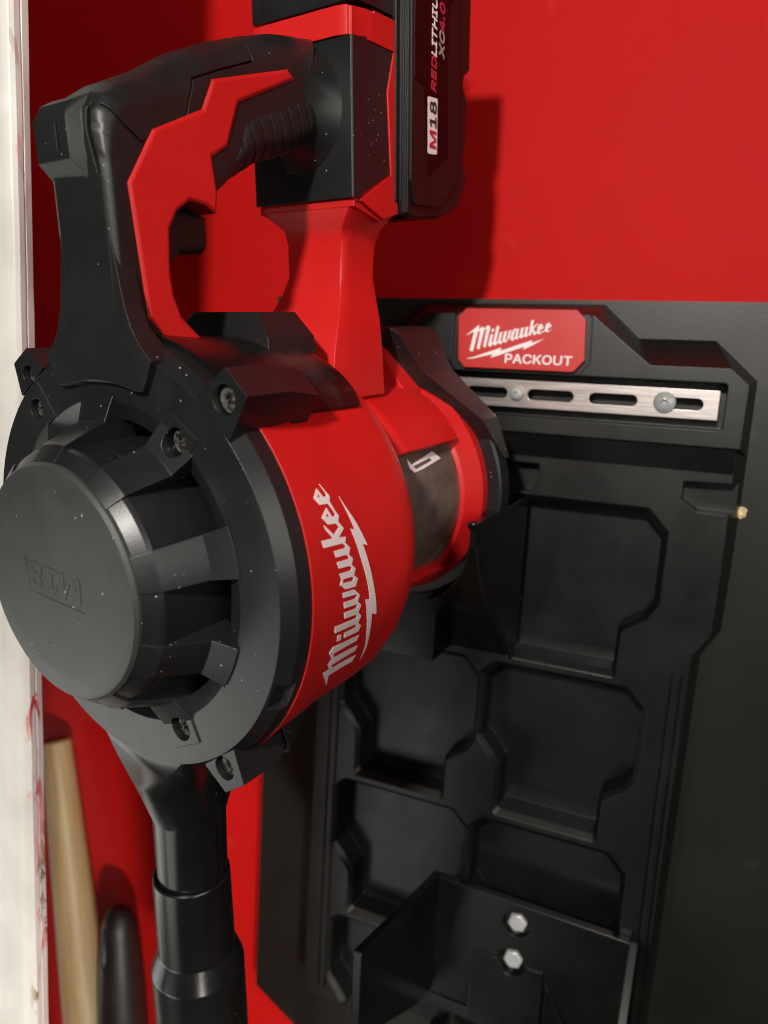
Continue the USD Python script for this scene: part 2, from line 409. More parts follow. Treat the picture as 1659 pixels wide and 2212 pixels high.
# lettering of the badge and of the blower share one drawn script
LOGO = {
    'aukee': [(97.2, 28.38), (102.46, 32.03), (104.15, 30.98), (108.31, 32.87), (110.0, 34.18), (111.96, 32.93), (112.63, 33.37), (115.0, 35.46), (117.44, 31.37), (118.29, 35.91), (120.24, 34.75), (122.87, 37.52), (125.06, 36.12), (127.21, 38.67), (129.25, 37.42), (131.39, 40.02), (133.63, 38.7), (135.81, 41.47), (138.45, 39.76), (137.31, 32.5), (134.57, 28.85), (133.05, 29.88), (130.32, 28.86), (131.21, 36.62), (130.46, 37.46), (129.22, 35.56), (128.32, 28.73), (125.75, 27.81), (126.54, 35.44), (125.98, 35.92), (124.69, 34.34), (123.95, 27.67), (121.43, 26.77), (122.1, 34.06), (121.59, 34.74), (120.07, 32.85), (118.95, 21.2), (116.31, 20.45), (116.92, 27.49), (113.24, 24.35), (111.54, 23.73), (111.72, 24.17), (115.96, 28.64), (114.0, 32.63), (112.4, 31.36), (111.74, 26.43), (108.76, 23.7), (105.94, 27.99), (109.53, 29.9), (109.76, 31.69), (108.95, 32.23), (104.75, 29.76), (104.28, 24.61), (101.47, 22.51), (98.46, 25.98), (101.98, 28.16), (102.2, 29.99), (101.3, 30.32)],
    'h1': [(100.24, 25.73), (101.48, 24.71), (101.75, 26.47)],
    'h2': [(107.75, 27.57), (108.91, 26.3), (109.35, 28.49)],
    'h3': [(133.01, 31.14), (133.87, 37.41), (134.91, 38.38), (135.67, 37.75), (134.41, 30.68)],
    'ilw': [(138.08, 30.47), (139.51, 39.0), (143.07, 43.31), (145.32, 42.02), (148.06, 45.12), (150.61, 43.49), (153.19, 46.4), (155.87, 44.85), (158.25, 47.86), (160.71, 46.67), (158.81, 35.54), (156.28, 35.05), (157.52, 44.04), (156.75, 43.97), (155.51, 42.33), (153.18, 27.52), (150.37, 27.01), (152.84, 42.5), (151.82, 42.63), (150.89, 41.77), (149.39, 33.3), (146.78, 32.62), (148.12, 41.53), (147.15, 42.33), (146.35, 41.39), (144.8, 32.31), (142.17, 31.62), (143.55, 40.18), (142.86, 41.09), (141.91, 40.59), (140.28, 31.28)],
    'dot': [(155.24, 29.94), (155.78, 32.55), (158.52, 33.31), (158.08, 30.48)],
    'm': [(159.71, 28.5), (163.17, 48.68), (165.72, 47.72), (163.38, 29.97), (165.9, 31.66), (169.35, 50.69), (172.18, 49.91), (169.83, 31.76), (172.31, 33.69), (176.0, 52.91), (179.59, 52.11), (176.17, 33.33), (185.0, 37.6), (171.04, 26.33), (171.83, 31.14), (167.72, 28.1), (166.14, 30.09), (161.72, 26.54)],
    'bolt': [(93.46, 33.15), (98.38, 35.31), (106.13, 38.96), (114.53, 44.24), (124.77, 49.52), (123.47, 46.34), (129.59, 48.6), (137.81, 51.55), (140.83, 52.56), (148.89, 55.7), (157.09, 58.4), (155.19, 54.68), (164.9, 57.15), (176.01, 60.08), (183.05, 60.44), (174.11, 58.14), (163.66, 54.25), (156.02, 51.5), (146.63, 47.98), (147.73, 51.23), (142.16, 49.48), (134.59, 46.65), (130.21, 44.83), (121.79, 41.93), (116.14, 39.79), (117.06, 42.59), (109.45, 39.82), (101.42, 36.96)],
}

ARROW = Polygon(mm([(60.3, 132.9), (65.2, 132.2), (67.9, 135.2), (67.3, 143.6), (64.7, 162.0), (60.1, 156.8), (60.5, 152.9), (63.8, 134.4)]), [mm([(64.7, 135.3), (62.8, 152.3), (64.4, 153.6), (66.5, 137.2)])])
word = [Polygon(mm(LOGO['aukee']), [mm(LOGO['h1']), mm(LOGO['h2']), mm(LOGO['h3'])]), Polygon(mm(LOGO['ilw'])), Polygon(mm(LOGO['dot'])), Polygon(mm(LOGO['m'])), Polygon(mm(LOGO['bolt']))]
word = [p if p.is_valid else p.buffer(0) for p in word]
# flat copy: reading direction is towards smaller arc length, letters stand towards smaller depth
flat = shapely.MultiPolygon([g for p in word for g in (list(p.geoms) if hasattr(p, 'geoms') else [p])])
flat = shapely.affinity.affine_transform(flat, [-1, 0, 0, -1, 0, 0])
minx, miny, maxx, maxy = flat.bounds
flat = shapely.affinity.translate(flat, -minx, -miny)
flat = shapely.affinity.scale(flat, 0.0535 / (maxx - minx), 0.0535 / (maxx - minx), origin=(0, 0))
flat = shapely.affinity.translate(flat, 0.0615, 0.0945)
obj('brand_lettering', ext_y(flat, YH - 0.00145, YH - 0.0010), INKW, badge)
pk = text('PACKOUT', 0.0052)
w_ = pk.bounds[1][0] - pk.bounds[0][0]
pk.apply_scale([0.0405 / w_, 1.0, 1.0])
obj('series_lettering', place(pk, (1, 0, 0), (0, 0, 1), (0, -1, 0), (0.0868 - 0.0, YH - 0.0011, 0.0932)), INKW, badge, smooth=False)

rail = thing('slotted_rail', 'brushed steel rail with oblong slots set into the top of the black panel', 'metal rail')
rp = sbox(-0.020, 0.0668, 0.2100, 0.0832)
for a, b in ((-12, 15), (26, 53), (63, 89.5), (102, 130), (139, 166.5), (175.5, 202)):
    rp = rp.difference(LineString([(a / 1e3 + 0.0033, 0.0750), (b / 1e3 - 0.0033, 0.0750)]).buffer(0.0033, quad_segs=8))
obj('rail_strip', ext_y(rp, 0.2358, 0.2372), METAL, rail)
for sx, sr in ((0.1815, 0.0062), (0.0957, 0.0046)):
    prof = [(0, 0.2362), (0.0, 0.2325), (0.2330 and 0.0, 0.2325)]
    dome = rev([(0.2357, 0.0), (0.2357, sr), (0.2345, sr * 0.96), (0.2330, sr * 0.72), (0.2322, sr * 0.36), (0.2321, 0.0)], n=32)
    dome = dome - T(m3.Manifold.extrude(cs(star(sr * 0.36)), 0.004), [(1, 0, 0), (0, 0, 1), (0, -1, 0)], (0, 0.2345, 0))
    s = obj('rail_screw', dome.translate((sx, 0, 0.0752)), BOLT, rail)

# ------------------------------------------------------------------ trim, wooden handle, tool grip
trim = thing('door_trim', 'white painted wooden trim with red smears and chipped edge along the left side', 'trim board')
TY = 0.066
tp = [(-0.60, 0.0605), (-0.1420, 0.0605), (-0.1370, 0.0592), (-0.1300, 0.0592), (-0.1262, 0.0604), (-0.1240, 0.0625), (-0.1237, 0.0652), (-0.1244, 0.0658), (-0.1237, 0.0664), (-0.1236, 0.0698), (-0.1480, 0.0765), (-0.60, 0.0765)]  # left end runs out of view, wide enough to shade the wall behind
tp = [(x + 0.0168, y - 0.0145) for x, y in tp]
tm = m3.Manifold.extrude(cs(tp), 1.5).translate((0, 0, -0.85)).refine_to_length(0.012)


def trimwarp(v):
    v = np.array(v); n = meshkit.fbm(np.stack([v[:, 2] * 30, v[:, 1] * 200, v[:, 0] * 60], 1), 3, 4) - 0.5
    v[:, 0] += np.where(v[:, 0] > -0.1107, n * 0.0012, 0); return v


obj('moulding', tm.warp_batch(trimwarp), TRIM, trim)


def stick_matrix(p0, p1):
    p0, p1 = np.array(p0), np.array(p1); z = (p1 - p0) / np.linalg.norm(p1 - p0)
    x = np.cross([0, 1.0, 0], z); x /= np.linalg.norm(x); y = np.cross(z, x)
    return Gf.Matrix4d(*x, 0, *y, 0, *z, 0, *p0, 1), float(np.linalg.norm(p1 - p0))


def ray_pt(D, depth):
    c = np.array([(D[0] - 829.5) / 1661, (D[1] - 1106) / 1661, 1.0]) * depth
    return np.array(CAMPOS) + np.array(CAMROT).T @ c


WT, WB = (-0.3121, 0.2550, -0.2651), (-0.2360, 0.2255, -0.6000)
mx_, ln = stick_matrix(WB, WT)
st = thing('wooden_handle', 'pale tapered wooden handle leaning on the red wall beside the white trim', 'wooden handle', mx_)
prof = [(0, 0)] + [(0.0240 - 0.0108 * t, ln * t) for t in np.linspace(0, 1, 12)] + [(0.0118, ln + 0.0016), (0, ln + 0.0016)]
obj('shaft', lathe_z(prof, 48), WOOD, st)
GT, GB = (-0.2247, 0.2400, -0.3940), (-0.2080, 0.2330, -0.6200)
mx_, ln = stick_matrix(GB, GT)
gr = thing('tool_handle', 'black rubber tool handle with a rounded end standing below the blower against the wall', 'tool handle', mx_)
gp = [(0, 0), (0.0235, 0), (0.0230, ln * 0.35), (0.0215, ln * 0.58), (0.0192, ln * 0.74), (0.0166, ln * 0.86), (0.0150, ln * 0.93), (0.0110, ln * 0.975), (0.006, ln * 0.996), (0, ln)]
gm = lathe_z(gp, 48).refine_to_length(0.006)
gm = gm - m3.Manifold.sphere(0.010, 32).scale((0.45, 0.6, 2.1)).translate((-0.0035, -0.0175, ln * 0.865))
obj('grip', gm, GRIPK, gr)

# ------------------------------------------------------------------ the two brackets hooked into the panel
cradle = thing('blower_bracket', 'black bracket arm with a curved front edge cradling the back of the blower', 'bracket')
arm = [(0.134, 0.0095), (0.1425, 0.0045), (0.147, -0.006), (0.1535, -0.018), (0.164, -0.033), (0.178, -0.045), (0.194, -0.056), (0.216, -0.074), (0.241, -0.095), (0.2465, -0.095), (0.2465, 0.0105), (0.170, 0.0105)]
BM = np.array([[0.982453, 0.185565, -0.018775], [-0.186512, 0.977462, -0.098899], [0, 0.100665, 0.99492]])
right = ext_x(rnd(arm, 0.0012), 0.0640, 0.1030)
hollow = ext_x([(0.150, 0.014), (0.157, -0.004), (0.166, -0.020), (0.182, -0.040), (0.203, -0.056), (0.238, -0.086), (0.238, 0.014)], 0.0680, 0.1040)
right = right - hollow
cut = m3.Manifold.cylinder(0.16, 0.0735, 0.0735, 96)
cut = T(cut, [(0, 0, 1), (1, 0, 0), (0, 1, 0)]).translate((0, 0.10, 0))
cut = cut.transform(np.hstack([BM, np.zeros((3, 1))]))
left = right.mirror((1, 0, 0)).translate((0.058, 0, 0))
base = bx(-0.006, 0.064, 0.205, 0.2455, -0.094, -0.050)
flange = ext_x(rnd(arm, 0.0006), 0.1026, 0.1060)
obj('arm', (right - cut) + flange, PRINT, cradle)
obj('arm', (left - cut) + flange.mirror((1, 0, 0)).translate((0.058, 0, 0)), PRINT, cradle)
def bead(pts, r):
    m = None
    for a_, b_ in zip(pts[:-1], pts[1:]):
        k = m3.Manifold.batch_hull([m3.Manifold.sphere(r, 10).translate(tuple(a_)), m3.Manifold.sphere(r, 10).translate(tuple(b_))])
        m = k if m is None else m + k
    return m


obj('rolled_edge', bead([(0.1046, y + 0.0004, z) for y, z in arm[:9]], 0.0016), TUBE, cradle)
obj('saddle', (base - cut), PRINT, cradle)

hold = thing('holder_bracket', 'open black bracket with two bright bolt heads at the lower middle of the panel', 'bracket')
lp = [(0.104, -0.226), (0.170, -0.2435), (0.2395, -0.2610), (0.2395, -0.352), (0.200, -0.337), (0.106, -0.281)]
obj('side_plate', ext_x(rnd(lp, 0.001), 0.0650, 0.0700), PRINT, hold)
rp_ = [(0.150, -0.352), (0.2395, -0.2640), (0.2395, -0.356), (0.160, -0.395)]
obj('side_plate', ext_x(rnd(rp_, 0.001), 0.1985, 0.2035), PRINT, hold)
bp = ext_y(mm([(70, -261), (198.5, -264), (198.5, -352), (70, -352)]), 0.2335, 0.2395)
for bxx, bz in ((0.1268, -0.2770), (0.1262, -0.3050)):
    bp -= cyl_y(bxx, bz, 0.0094, 0.225, 0.2372, 40)
obj('back_plate', bp, PRINT, hold)
for bxx, bz in ((0.1268, -0.2770), (0.1262, -0.3050)):
    hx = lambda r, y: [(bxx + r * math.cos(math.pi / 3 * k + 0.2), y, bz + r * math.sin(math.pi / 3 * k + 0.2)) for k in range(6)]
    rim_ = [(bxx + 0.0050 * math.cos(t), 0.2336, bz + 0.0050 * math.sin(t)) for t in np.linspace(0, 2 * math.pi, 20, endpoint=False)]
    obj('bolt_head', hull(hx(0.0066, 0.2371) + hx(0.0066, 0.2345) + rim_), BOLT, hold, smooth=20)
lipb = hull([(0.0702, 0.2380, -0.352), (0.0702, 0.232, -0.352), (0.0702, 0.2285, -0.358), (0.0702, 0.2385, -0.3605), (0.1983, 0.2380, -0.352), (0.1983, 0.232, -0.352), (0.1983, 0.2285, -0.358), (0.1983, 0.2385, -0.3605)])
obj('bottom_lip', lipb, PRINT, hold)
ramp = hull([(0.100, 0.2334, -0.306), (0.100, 0.2334, -0.3518), (0.100, 0.2235, -0.3518), (0.147, 0.2334, -0.306), (0.150, 0.2334, -0.3518), (0.150, 0.2235, -0.3518), (0.147, 0.2325, -0.306), (0.1000, 0.2325, -0.306)])
for bxx, bz in ((0.1268, -0.2770), (0.1262, -0.3050)):
    ramp -= cyl_y(bxx, bz, 0.0094, 0.200, 0.240, 40)
obj('ramp', ramp, PRINT, hold)
obj('gusset', hull([(0.1503, 0.2334, -0.312), (0.1503, 0.2334, -0.3518), (0.1503, 0.2262, -0.3518), (0.1503, 0.2328, -0.316), (0.168, 0.2334, -0.342), (0.166, 0.2305, -0.3518), (0.168, 0.2334, -0.3518)]), PRINT, hold)

# ------------------------------------------------------------------ the leaf blower: frame with y along the fan axis into the wall, z along the handle
Bc = BM.T
blower = thing('leaf_blower', 'red and black cordless leaf blower hanging nozzle down on the wall panel', 'leaf blower', Gf.Matrix4d(*Bc[0], 0, *Bc[1], 0, *Bc[2], 0, 0, 0, 0, 1))
PTS = np.array([(12, 90.0), (30, 88.4), (50, 86.7), (70, 86.2), (80, 85.8), (86.5, 84.2), (91, 81.0), (94.5, 76.0), (97, 69.0), (98.3, 61), (98.6, 55)]) / 1000


def shell_r(y): return np.interp(y, PTS[:, 0], PTS[:, 1])


from scipy.interpolate import PchipInterpolator
fine_y = np.concatenate([np.linspace(0.012, 0.086, 18), np.linspace(0.088, 0.0986, 12)])
pch = PchipInterpolator(PTS[:, 0], PTS[:, 1])


def shell_r(y): return pch(np.clip(y, 0.012, 0.0986))


outer = [(y, float(pch(y))) for y in fine_y]
shell = rev(outer + [(0.096, 0.050), (0.090, 0.070), (0.080, 0.081), (0.012, 0.084)], n=192)
sh = obj('body_shell', shell, RED, blower)
# front housing: ring with bevelled rim
ring_sec = [(0.0, 0.0662), (0.0, 0.0852), (0.0056, 0.0890), (0.0124, 0.0896), (0.0124, 0.080), (0.018, 0.0560), (0.0030, 0.0588)]
ring = rev(ring_sec, n=192)
SCREWS = [(42.5, 0.0948, 0.0053), (143.5, 0.0902, 0.0050), (-34.5, 0.0888, 0.0040), (36.0, 0.0660, 0.0053), (155.0, 0.0700, 0.0052), (-38.5, 0.0755, 0.0045)]
bosses = []
for k, (a, r, _) in enumerate(SCREWS[:3]):
    d = 1 if k in (0, 1) else -1
    pts = [polar(0.086, a - 7.0), polar(0.0900, a - 5.5), polar(r + 0.0092, a - 3.4), polar(r + 0.0088, a + 3.8), polar(0.0900, a + 5.6), polar(0.086, a + 7.0)]
    bosses.append(hull([(x, -0.0006, z) for x, z in pts] + [(x, 0.020, z) for x, z in pts] + [(x * 0.955, 0.040 if k == 0 else 0.026, z * 0.955) for x, z in pts]))
pads = []
for a, r, q in SCREWS[3:]:
    pts = [polar(r - 0.0085, a - 7.4), polar(r + 0.0075, a - 6.0), polar(r + 0.0080, a + 6.0), polar(r - 0.0085, a + 7.4)]
    pads.append(ext_y(pts, -0.0006, 0.010))
front = ring
for p_ in pads: front = front + p_
holes = [cyl_y(*polar(r, a), q, -0.01, 0.0062, 36) for a, r, q in SCREWS]
for h_ in holes: front = front - h_
# small rectangular pocket in the bevelled rim
pk_ = bx(-0.0058, 0.0058, 0.0010, 0.0088, 0.0858, 0.1).rotate((0, 114.5, 0))
front = front - pk_
fr = obj('front_housing', front, HOUSING, blower, smooth=12)
for b_, h_ in zip(bosses, holes):
    obj('screw_boss', b_ - rev([(-0.0002, 0.05), (-0.0002, 0.0853), (0.0048, 0.0887), (0.0062, 0.0891), (0.03, 0.0898), (0.03, 0.05)], n=192) - h_, HOUSING, blower)
for k, (a, r, q) in enumerate(SCREWS):
    x_, z_ = polar(r, a)
    m_ = cyl_y(x_, z_, q * 0.86, 0.0022, 0.0061, 32, q * 0.92)
    m_ -= T(m3.Manifold.extrude(cs(star(q * 0.50)), 0.0025), [(1, 0, 0), (0, 0, 1), (0, -1, 0)], (x_, 0.0036, z_))
    obj('housing_screw', m_, DARKSCREW, blower)
for a, r in ((143.5, 0.0902),):
    near = [polar(0.082, a - 6.6), polar(0.0895, a - 5.6), polar(r + 0.0080, a - 3.6), polar(r + 0.0077, a + 3.8), polar(0.0895, a + 5.6), polar(0.082, a + 6.6)]
    far = [polar(0.080, a - 7.0), polar(0.0860, a - 6.0), polar(r - 0.0032, a - 4.0), polar(r - 0.0034, a + 4.2), polar(0.0860, a + 6.0), polar(0.080, a + 7.0)]
    obj('boss_block', hull([(x, 0.0262, z) for x, z in near] + [(x, 0.046, z) for x, z in far]), COVER, blower)

# intake: round cap, nine ribs, openings between them
capm = rev([(-0.0303, 0.0), (-0.0303, 0.0352), (-0.0300, 0.0368), (-0.0297, 0.0425), (-0.0290, 0.0448), (-0.0276, 0.0459), (-0.0262, 0.0460), (-0.0262, 0.0)], n=160)
cap = obj('intake_cap', capm, CAPM, blower)
core = rev([(-0.0262, 0.0), (-0.0262, 0.0459), (-0.0222, 0.0500), (-0.0205, 0.0508), (0.012, 0.0510), (0.012, 0.0)], n=160)
obj('intake_core', core, HOUSING, blower, smooth=14)
obj('intake_floor', rev([(0.0170, 0.0480), (0.0170, 0.0590), (0.0185, 0.0590), (0.0185, 0.0480)], n=96), HOLE, blower)
for k in range(9):
    a = 35.5 + 40 * k
    sec = [(-0.0272, 0.0456), (-0.0218, 0.0517), (-0.0048, 0.0582), (-0.0006, 0.0676), (0.006, 0.0676), (0.010, 0.0490), (-0.016, 0.0480)]
    rb = rev(sec, a - 8.2, a + 8.2, 160)
    for h_ in holes[3:]: rb = rb - h_
    obj('intake_rib', rb, HOUSING, blower, smooth=14)
# raised marking on the cap, upside down as the tool hangs
M = text('M18', 0.0098, True, 0.00062)
cxm = M.bounds.mean(0)
M.apply_translation([-cxm[0], -cxm[1], 0]); M.apply_scale([1.15, 1.0, 1.0])
obj('voltage_marking', place(M, (-1, 0, 0.06), (-0.06, 0, -1), (0, -1, 0), (0.0010, -0.0299, 0.0015)), CAPM, cap, smooth=False)
frame_ = LineString(mm([(-16.5, 9), (-16.5, -5.2), (17.5, -7.0)])).buffer(0.0003)
obj('marking_frame', ext_y(frame_, -0.03055, -0.0299), CAPM, cap)

# lettering on the shell
for nm, ps in (('brand_lettering', [word[0]]), ('brand_lettering', [word[1]]), ('brand_lettering', [word[2]]), ('brand_lettering', [word[3]])):
    pass
obj('brand_lettering', m3.Manifold.compose([wrap(p, shell_r, -0.0003, 0.00016) for p in word[:4]]), INKW, sh)
obj('lightning_mark', wrap(word[4], shell_r, -0.0003, 0.00016), INKW, sh)

# black cover over the top of the shell
cp = []
for s_ in np.linspace(-46, 46, 40):
    q_ = abs(s_); tmax = 0.0835 if q_ < 26 else 0.0835 - 0.007 * ((q_ - 26) / 20) ** 2.5
    cp.append((math.radians(s_) * R0, tmax))
cover_poly = [(math.radians(46) * R0, 0.0113), (math.radians(-46) * R0, 0.0113)] + cp
obj('top_cover', wrap(cover_poly, shell_r, -0.002, 0.0018), COVER, blower)
obj('lock_plate', hull([(sx * 0.031, y, 0.068) for sx in (-1, 1) for y in (0.058, 0.090)] + [(sx * 0.0285, y, 0.088) for sx in (-1, 1) for y in (0.0595, 0.089)] + [(sx * 0.0195, y, 0.0982) for sx in (-1, 1) for y in (0.0635, 0.087)]), BLACK, blower)

# ---- handle
hp = mm([(-3, 76), (-3, 87), (-3.3, 117), (-3.8, 142), (-4.6, 158), (-4.0, 165), (-0.5, 171), (6, 175.5), (22, 183), (40, 193.5), (56, 200.5), (75, 207.5), (93, 213), (117, 217), (117, 174), (98, 167), (76, 160), (60, 151), (46, 142), (45, 136), (40, 138.5), (32, 139.5), (25, 135), (21, 128), (20, 112), (21, 104), (24, 96), (33, 88), (42, 82), (42, 70), (2, 70)])
HP = rnd(hp, 0.0015)


def hr(y, z): return np.interp(z + y * 0.15, [0.10, 0.150, 0.172, 0.185], [0.0026, 0.0030, 0.0105, 0.0140])


handle = puff(HP, 0.0165, hr, 0.0012)
slot = [(0.0000, 0.0)]
curve = LineString([(0.0128, 0.1450), (0.0112, 0.1520), (0.0098, 0.1590), (0.0098, 0.1640), (0.0112, 0.1685)]).buffer(0.0011)
handle = handle - T(m3.Manifold.extrude(cs(curve), 0.012), [(1, 0, 0), (0, 0, 1), (0, -1, 0)], (0, -0.0022, 0))
bossm = hull([(-0.0150, -0.0086, 0.1490), (0.0040, -0.0086, 0.1490), (-0.0150, -0.0092, 0.1620), (0.0040, -0.0090, 0.1620), (-0.0130, -0.0070, 0.1675), (0.0030, -0.0070, 0.1675), (-0.0163, -0.0015, 0.1430), (0.0070, -0.0028, 0.1430), (-0.0163, 0.0, 0.1710), (0.0070, 0.0, 0.1710), (-0.0164, -0.0060, 0.155), (0.0064, -0.0055, 0.156)])
handle = handle + (bossm - bx(-0.0024, -0.0012, -0.02, -0.0055, 0.1520, 0.1610))
seam = LineString(mm([(-1, 166), (4, 161), (12, 156), (19, 159), (33, 168), (35, 174), (38, 182), (52, 188), (70, 195), (70, 201)])).buffer(0.00035)
handle = handle - ext_x(seam, 0.0122, 0.02) - ext_x(seam, -0.02, -0.0122)
hd = obj('handle', handle, BLACK, blower, smooth=35)
fz = [(0.132, 0.0138), (0.120, 0.0153), (0.109, 0.0173), (0.100, 0.0192), (0.093, 0.0218), (0.087, 0.0256), (0.0815, 0.0312), (0.0765, 0.0290), (0.0705, 0.0255)]
fs = [[(sx * w_, y, z) for sx in (-1, 1) for y in (-0.0031, 0.0048 if z > 0.092 else 0.0075)] for z, w_ in fz]
foot = hull(fs[0] + fs[1])
for a_, b_ in zip(fs[1:-1], fs[2:]): foot = foot + hull(a_ + b_)
foot = foot - rev([(-0.02, 0.0), (-0.02, 0.0735), (0.03, 0.0735), (0.03, 0.0)], n=160)
obj('handle_foot', foot, BLACK, blower)
ip = mm([(90, 196.5), (94, 193.5), (60, 178), (53, 161), (44.5, 156), (46.4, 143), (45.3, 135.6), (40.3, 138), (32, 139), (25.5, 134.6), (21.5, 128), (20.5, 112), (21.5, 104.2), (24.5, 96.4), (33.5, 88.4), (36, 84), (22, 84), (9, 96), (4.5, 142), (17, 161), (41, 172), (47, 183.5)])
IP = Polygon(ip)
obj('handle_inlay', ext_x(IP, -0.0167, 0.0167) + ext_x(IP.buffer(-0.0005, join_style=2), -0.0171, 0.0171) + ext_x(IP.buffer(-0.0011, join_style=2), -0.0173, 0.0173), RED, hd)
tr = mm([(18, 121), (22, 130), (25, 134), (32, 138), (42, 137), (48.5, 135.5), (49.2, 124), (46.5, 120.8), (34, 120), (30, 116), (22, 115)])
obj('trigger', puff(rnd(tr, 0.001), 0.0085, 0.003), RUBBER, blower)
gpz = mm([(61, 178.5), (93, 190.5), (115, 197), (115, 173), (98, 166), (76, 159), (60, 150), (46.6, 141.6), (45.4, 150), (54, 161.5)])
GP = rnd(gpz, 0.001)
obj('rubber_grip', puff(GP, 0.0170, 0.0105), RUBBER, hd)
slabs = []
big = puff(GP.buffer(0.0003), 0.01735, 0.0106)
for k in range(9):
    c = np.array([0.059 + 0.0058 * k, 0.162 + 0.0025 * k])
    d = np.array([0.33, -1.0]) / math.hypot(0.33, 1); n_ = np.array([d[1], -d[0]])
    ps = [c + d * -0.006 + n_ * 0.0021, c + d * 0.03 + n_ * 0.0021, c + d * 0.03 - n_ * 0.0021, c + d * -0.006 - n_ * 0.0021]
    obj('grip_rib', big ^ ext_x(ps, -0.03, 0.03), RUBBER, hd)
ov = lambda y, w, z0, z1, n=28: [(w * math.cos(t), y, (z0 + z1) / 2 + (z1 - z0) / 2 * math.sin(t)) for t in np.linspace(0, 2 * math.pi, n)]
fl = hull(ov(0.098, 0.0158, 0.168, 0.2125) + ov(0.109, 0.0185, 0.166, 0.2140)) + hull(ov(0.109, 0.0185, 0.166, 0.2140) + ov(0.1172, 0.0250, 0.160, 0.2138))
obj('handle_collar', fl, BLACK, hd)

# ---- battery mount, neck, battery
mount = obj('battery_mount', hull([(sx * x, y, z) for sx in (-1, 1) for z in (0.1485, 0.2142) for x, y in ((0.0297, 0.1168), (0.0303, 0.1175))] + [(sx * 0.0303, 0.123, z) for sx in (-1, 1) for z in (0.1490, 0.2142)] +
            [(sx * 0.0303, 0.128, 0.154) for sx in (-1, 1)] + [(sx * 0.0303, y, z) for sx in (-1, 1) for y, z in ((0.128, 0.2155),)]) + ext_x(mm([(122, 149.5), (145.8, 162), (143, 197), (149, 216.5), (126, 215.5), (119, 214)]), -0.0303, 0.0303), BLACK, blower)
trimp = mm([(119, 145), (140, 140), (152.5, 144), (151.5, 198), (157.5, 228), (130, 227.5), (118.5, 225.8)])
tcol = ext_x(trimp, -0.0290, 0.0290) + ext_x(mm([(122, 147.5), (140, 141), (152.4, 144.5), (151.4, 198), (157.4, 227.8), (133, 227.3), (133, 217), (149.6, 217.6), (143.6, 197), (146.5, 161.4), (123, 148.6)]), -0.0308, 0.0308)
collar_ = hull([(sx * x, y, z) for sx in (-1, 1) for z in (0.2146, 0.2262) for x, y in ((0.0225, 0.1160), (0.0275, 0.1172), (0.0308, 0.1300), (0.0308, 0.150))])
obj('mount_trim', tcol + collar_, RED, blower)
obj('mount_top', ext_x(mm([(119, 228.5), (131, 229.5), (155, 230), (155, 290), (119, 290)]), -0.0296, 0.0296), BLACK, blower)


def loft(secs):
    parts = [hull(list(a) + list(b)) for a, b in zip(secs[:-1], secs[1:])]
    m = parts[0]
    for p in parts[1:]: m = m + p
    return m


def nsec(z, wf, ws, tf, tc, tb): return [(-ws, tb, z), (-ws, tc, z), (-wf, tf, z), (wf, tf, z), (ws, tc, z), (ws, tb, z)]


neck = loft([nsec(0.148, 0.0270, 0.0288, 0.1185, 0.1215, 0.151), nsec(0.1435, 0.0250, 0.0285, 0.1195, 0.124, 0.151), nsec(0.137, 0.0180, 0.0215, 0.1240, 0.130, 0.150), nsec(0.130, 0.0168, 0.0190, 0.1250, 0.1290, 0.149),
             nsec(0.115, 0.0163, 0.0185, 0.1245, 0.1285, 0.148), nsec(0.104, 0.0190, 0.0215, 0.1205, 0.1265, 0.147), nsec(0.094, 0.0230, 0.0250, 0.1140, 0.1230, 0.145), nsec(0.080, 0.0268, 0.0285, 0.1060, 0.120, 0.142), nsec(0.058, 0.0285, 0.0300, 0.1020, 0.118, 0.142)])
obj('neck', neck, RED, blower)
bpz = rnd(mm([(153, 144.5), (156, 142.5), (185, 145), (203, 151.5), (213, 166), (211.5, 172), (208, 176), (211.5, 184), (211.5, 206), (207, 212), (208.5, 217), (213.5, 219.5), (213.5, 262), (153, 262)]), 0.0012)
bat = obj('battery', ext_x(bpz, -0.0335, 0.0335) + ext_x(bpz.buffer(-0.0012), -0.0352, 0.0352) + ext_x(mm([(149.5, 150), (156, 150), (156, 262), (149.5, 262)]), -0.0315, 0.0315), BATT, blower)
rim = rnd(mm([(155, 262), (155, 160), (159, 149), (180, 150), (194, 159), (200, 168), (200.5, 183), (198, 247), (202, 262)]), 0.001)
obj('raised_side', ext_x(rim, -0.0366, 0.0366), BATT, bat)
lab = rnd(mm([(157, 262), (157, 205), (164.5, 203), (170, 163), (189.5, 175), (187.5, 214), (189, 243), (194, 249), (194, 262)]), 0.0008)
obj('label_panel', ext_x(lab, 0.0360, 0.03685), LABEL, bat)
LX = 0.03685


def side_text(s, h, y, z, m, name, stretch=1.0, italic=0.0):
    t = text(s, h, True, 0.0003); t.apply_translation([-t.bounds[0][0], 0, 0]); t.apply_scale([stretch, 1, 1])
    t.vertices[:, 0] += italic * t.vertices[:, 1]
    obj(name, place(t, (0, 0, 1), (0, -1, 0), (1, 0, 0), (LX - 0.0001, y, z)), m, bat, smooth=False)
    return t.bounds[1][0]


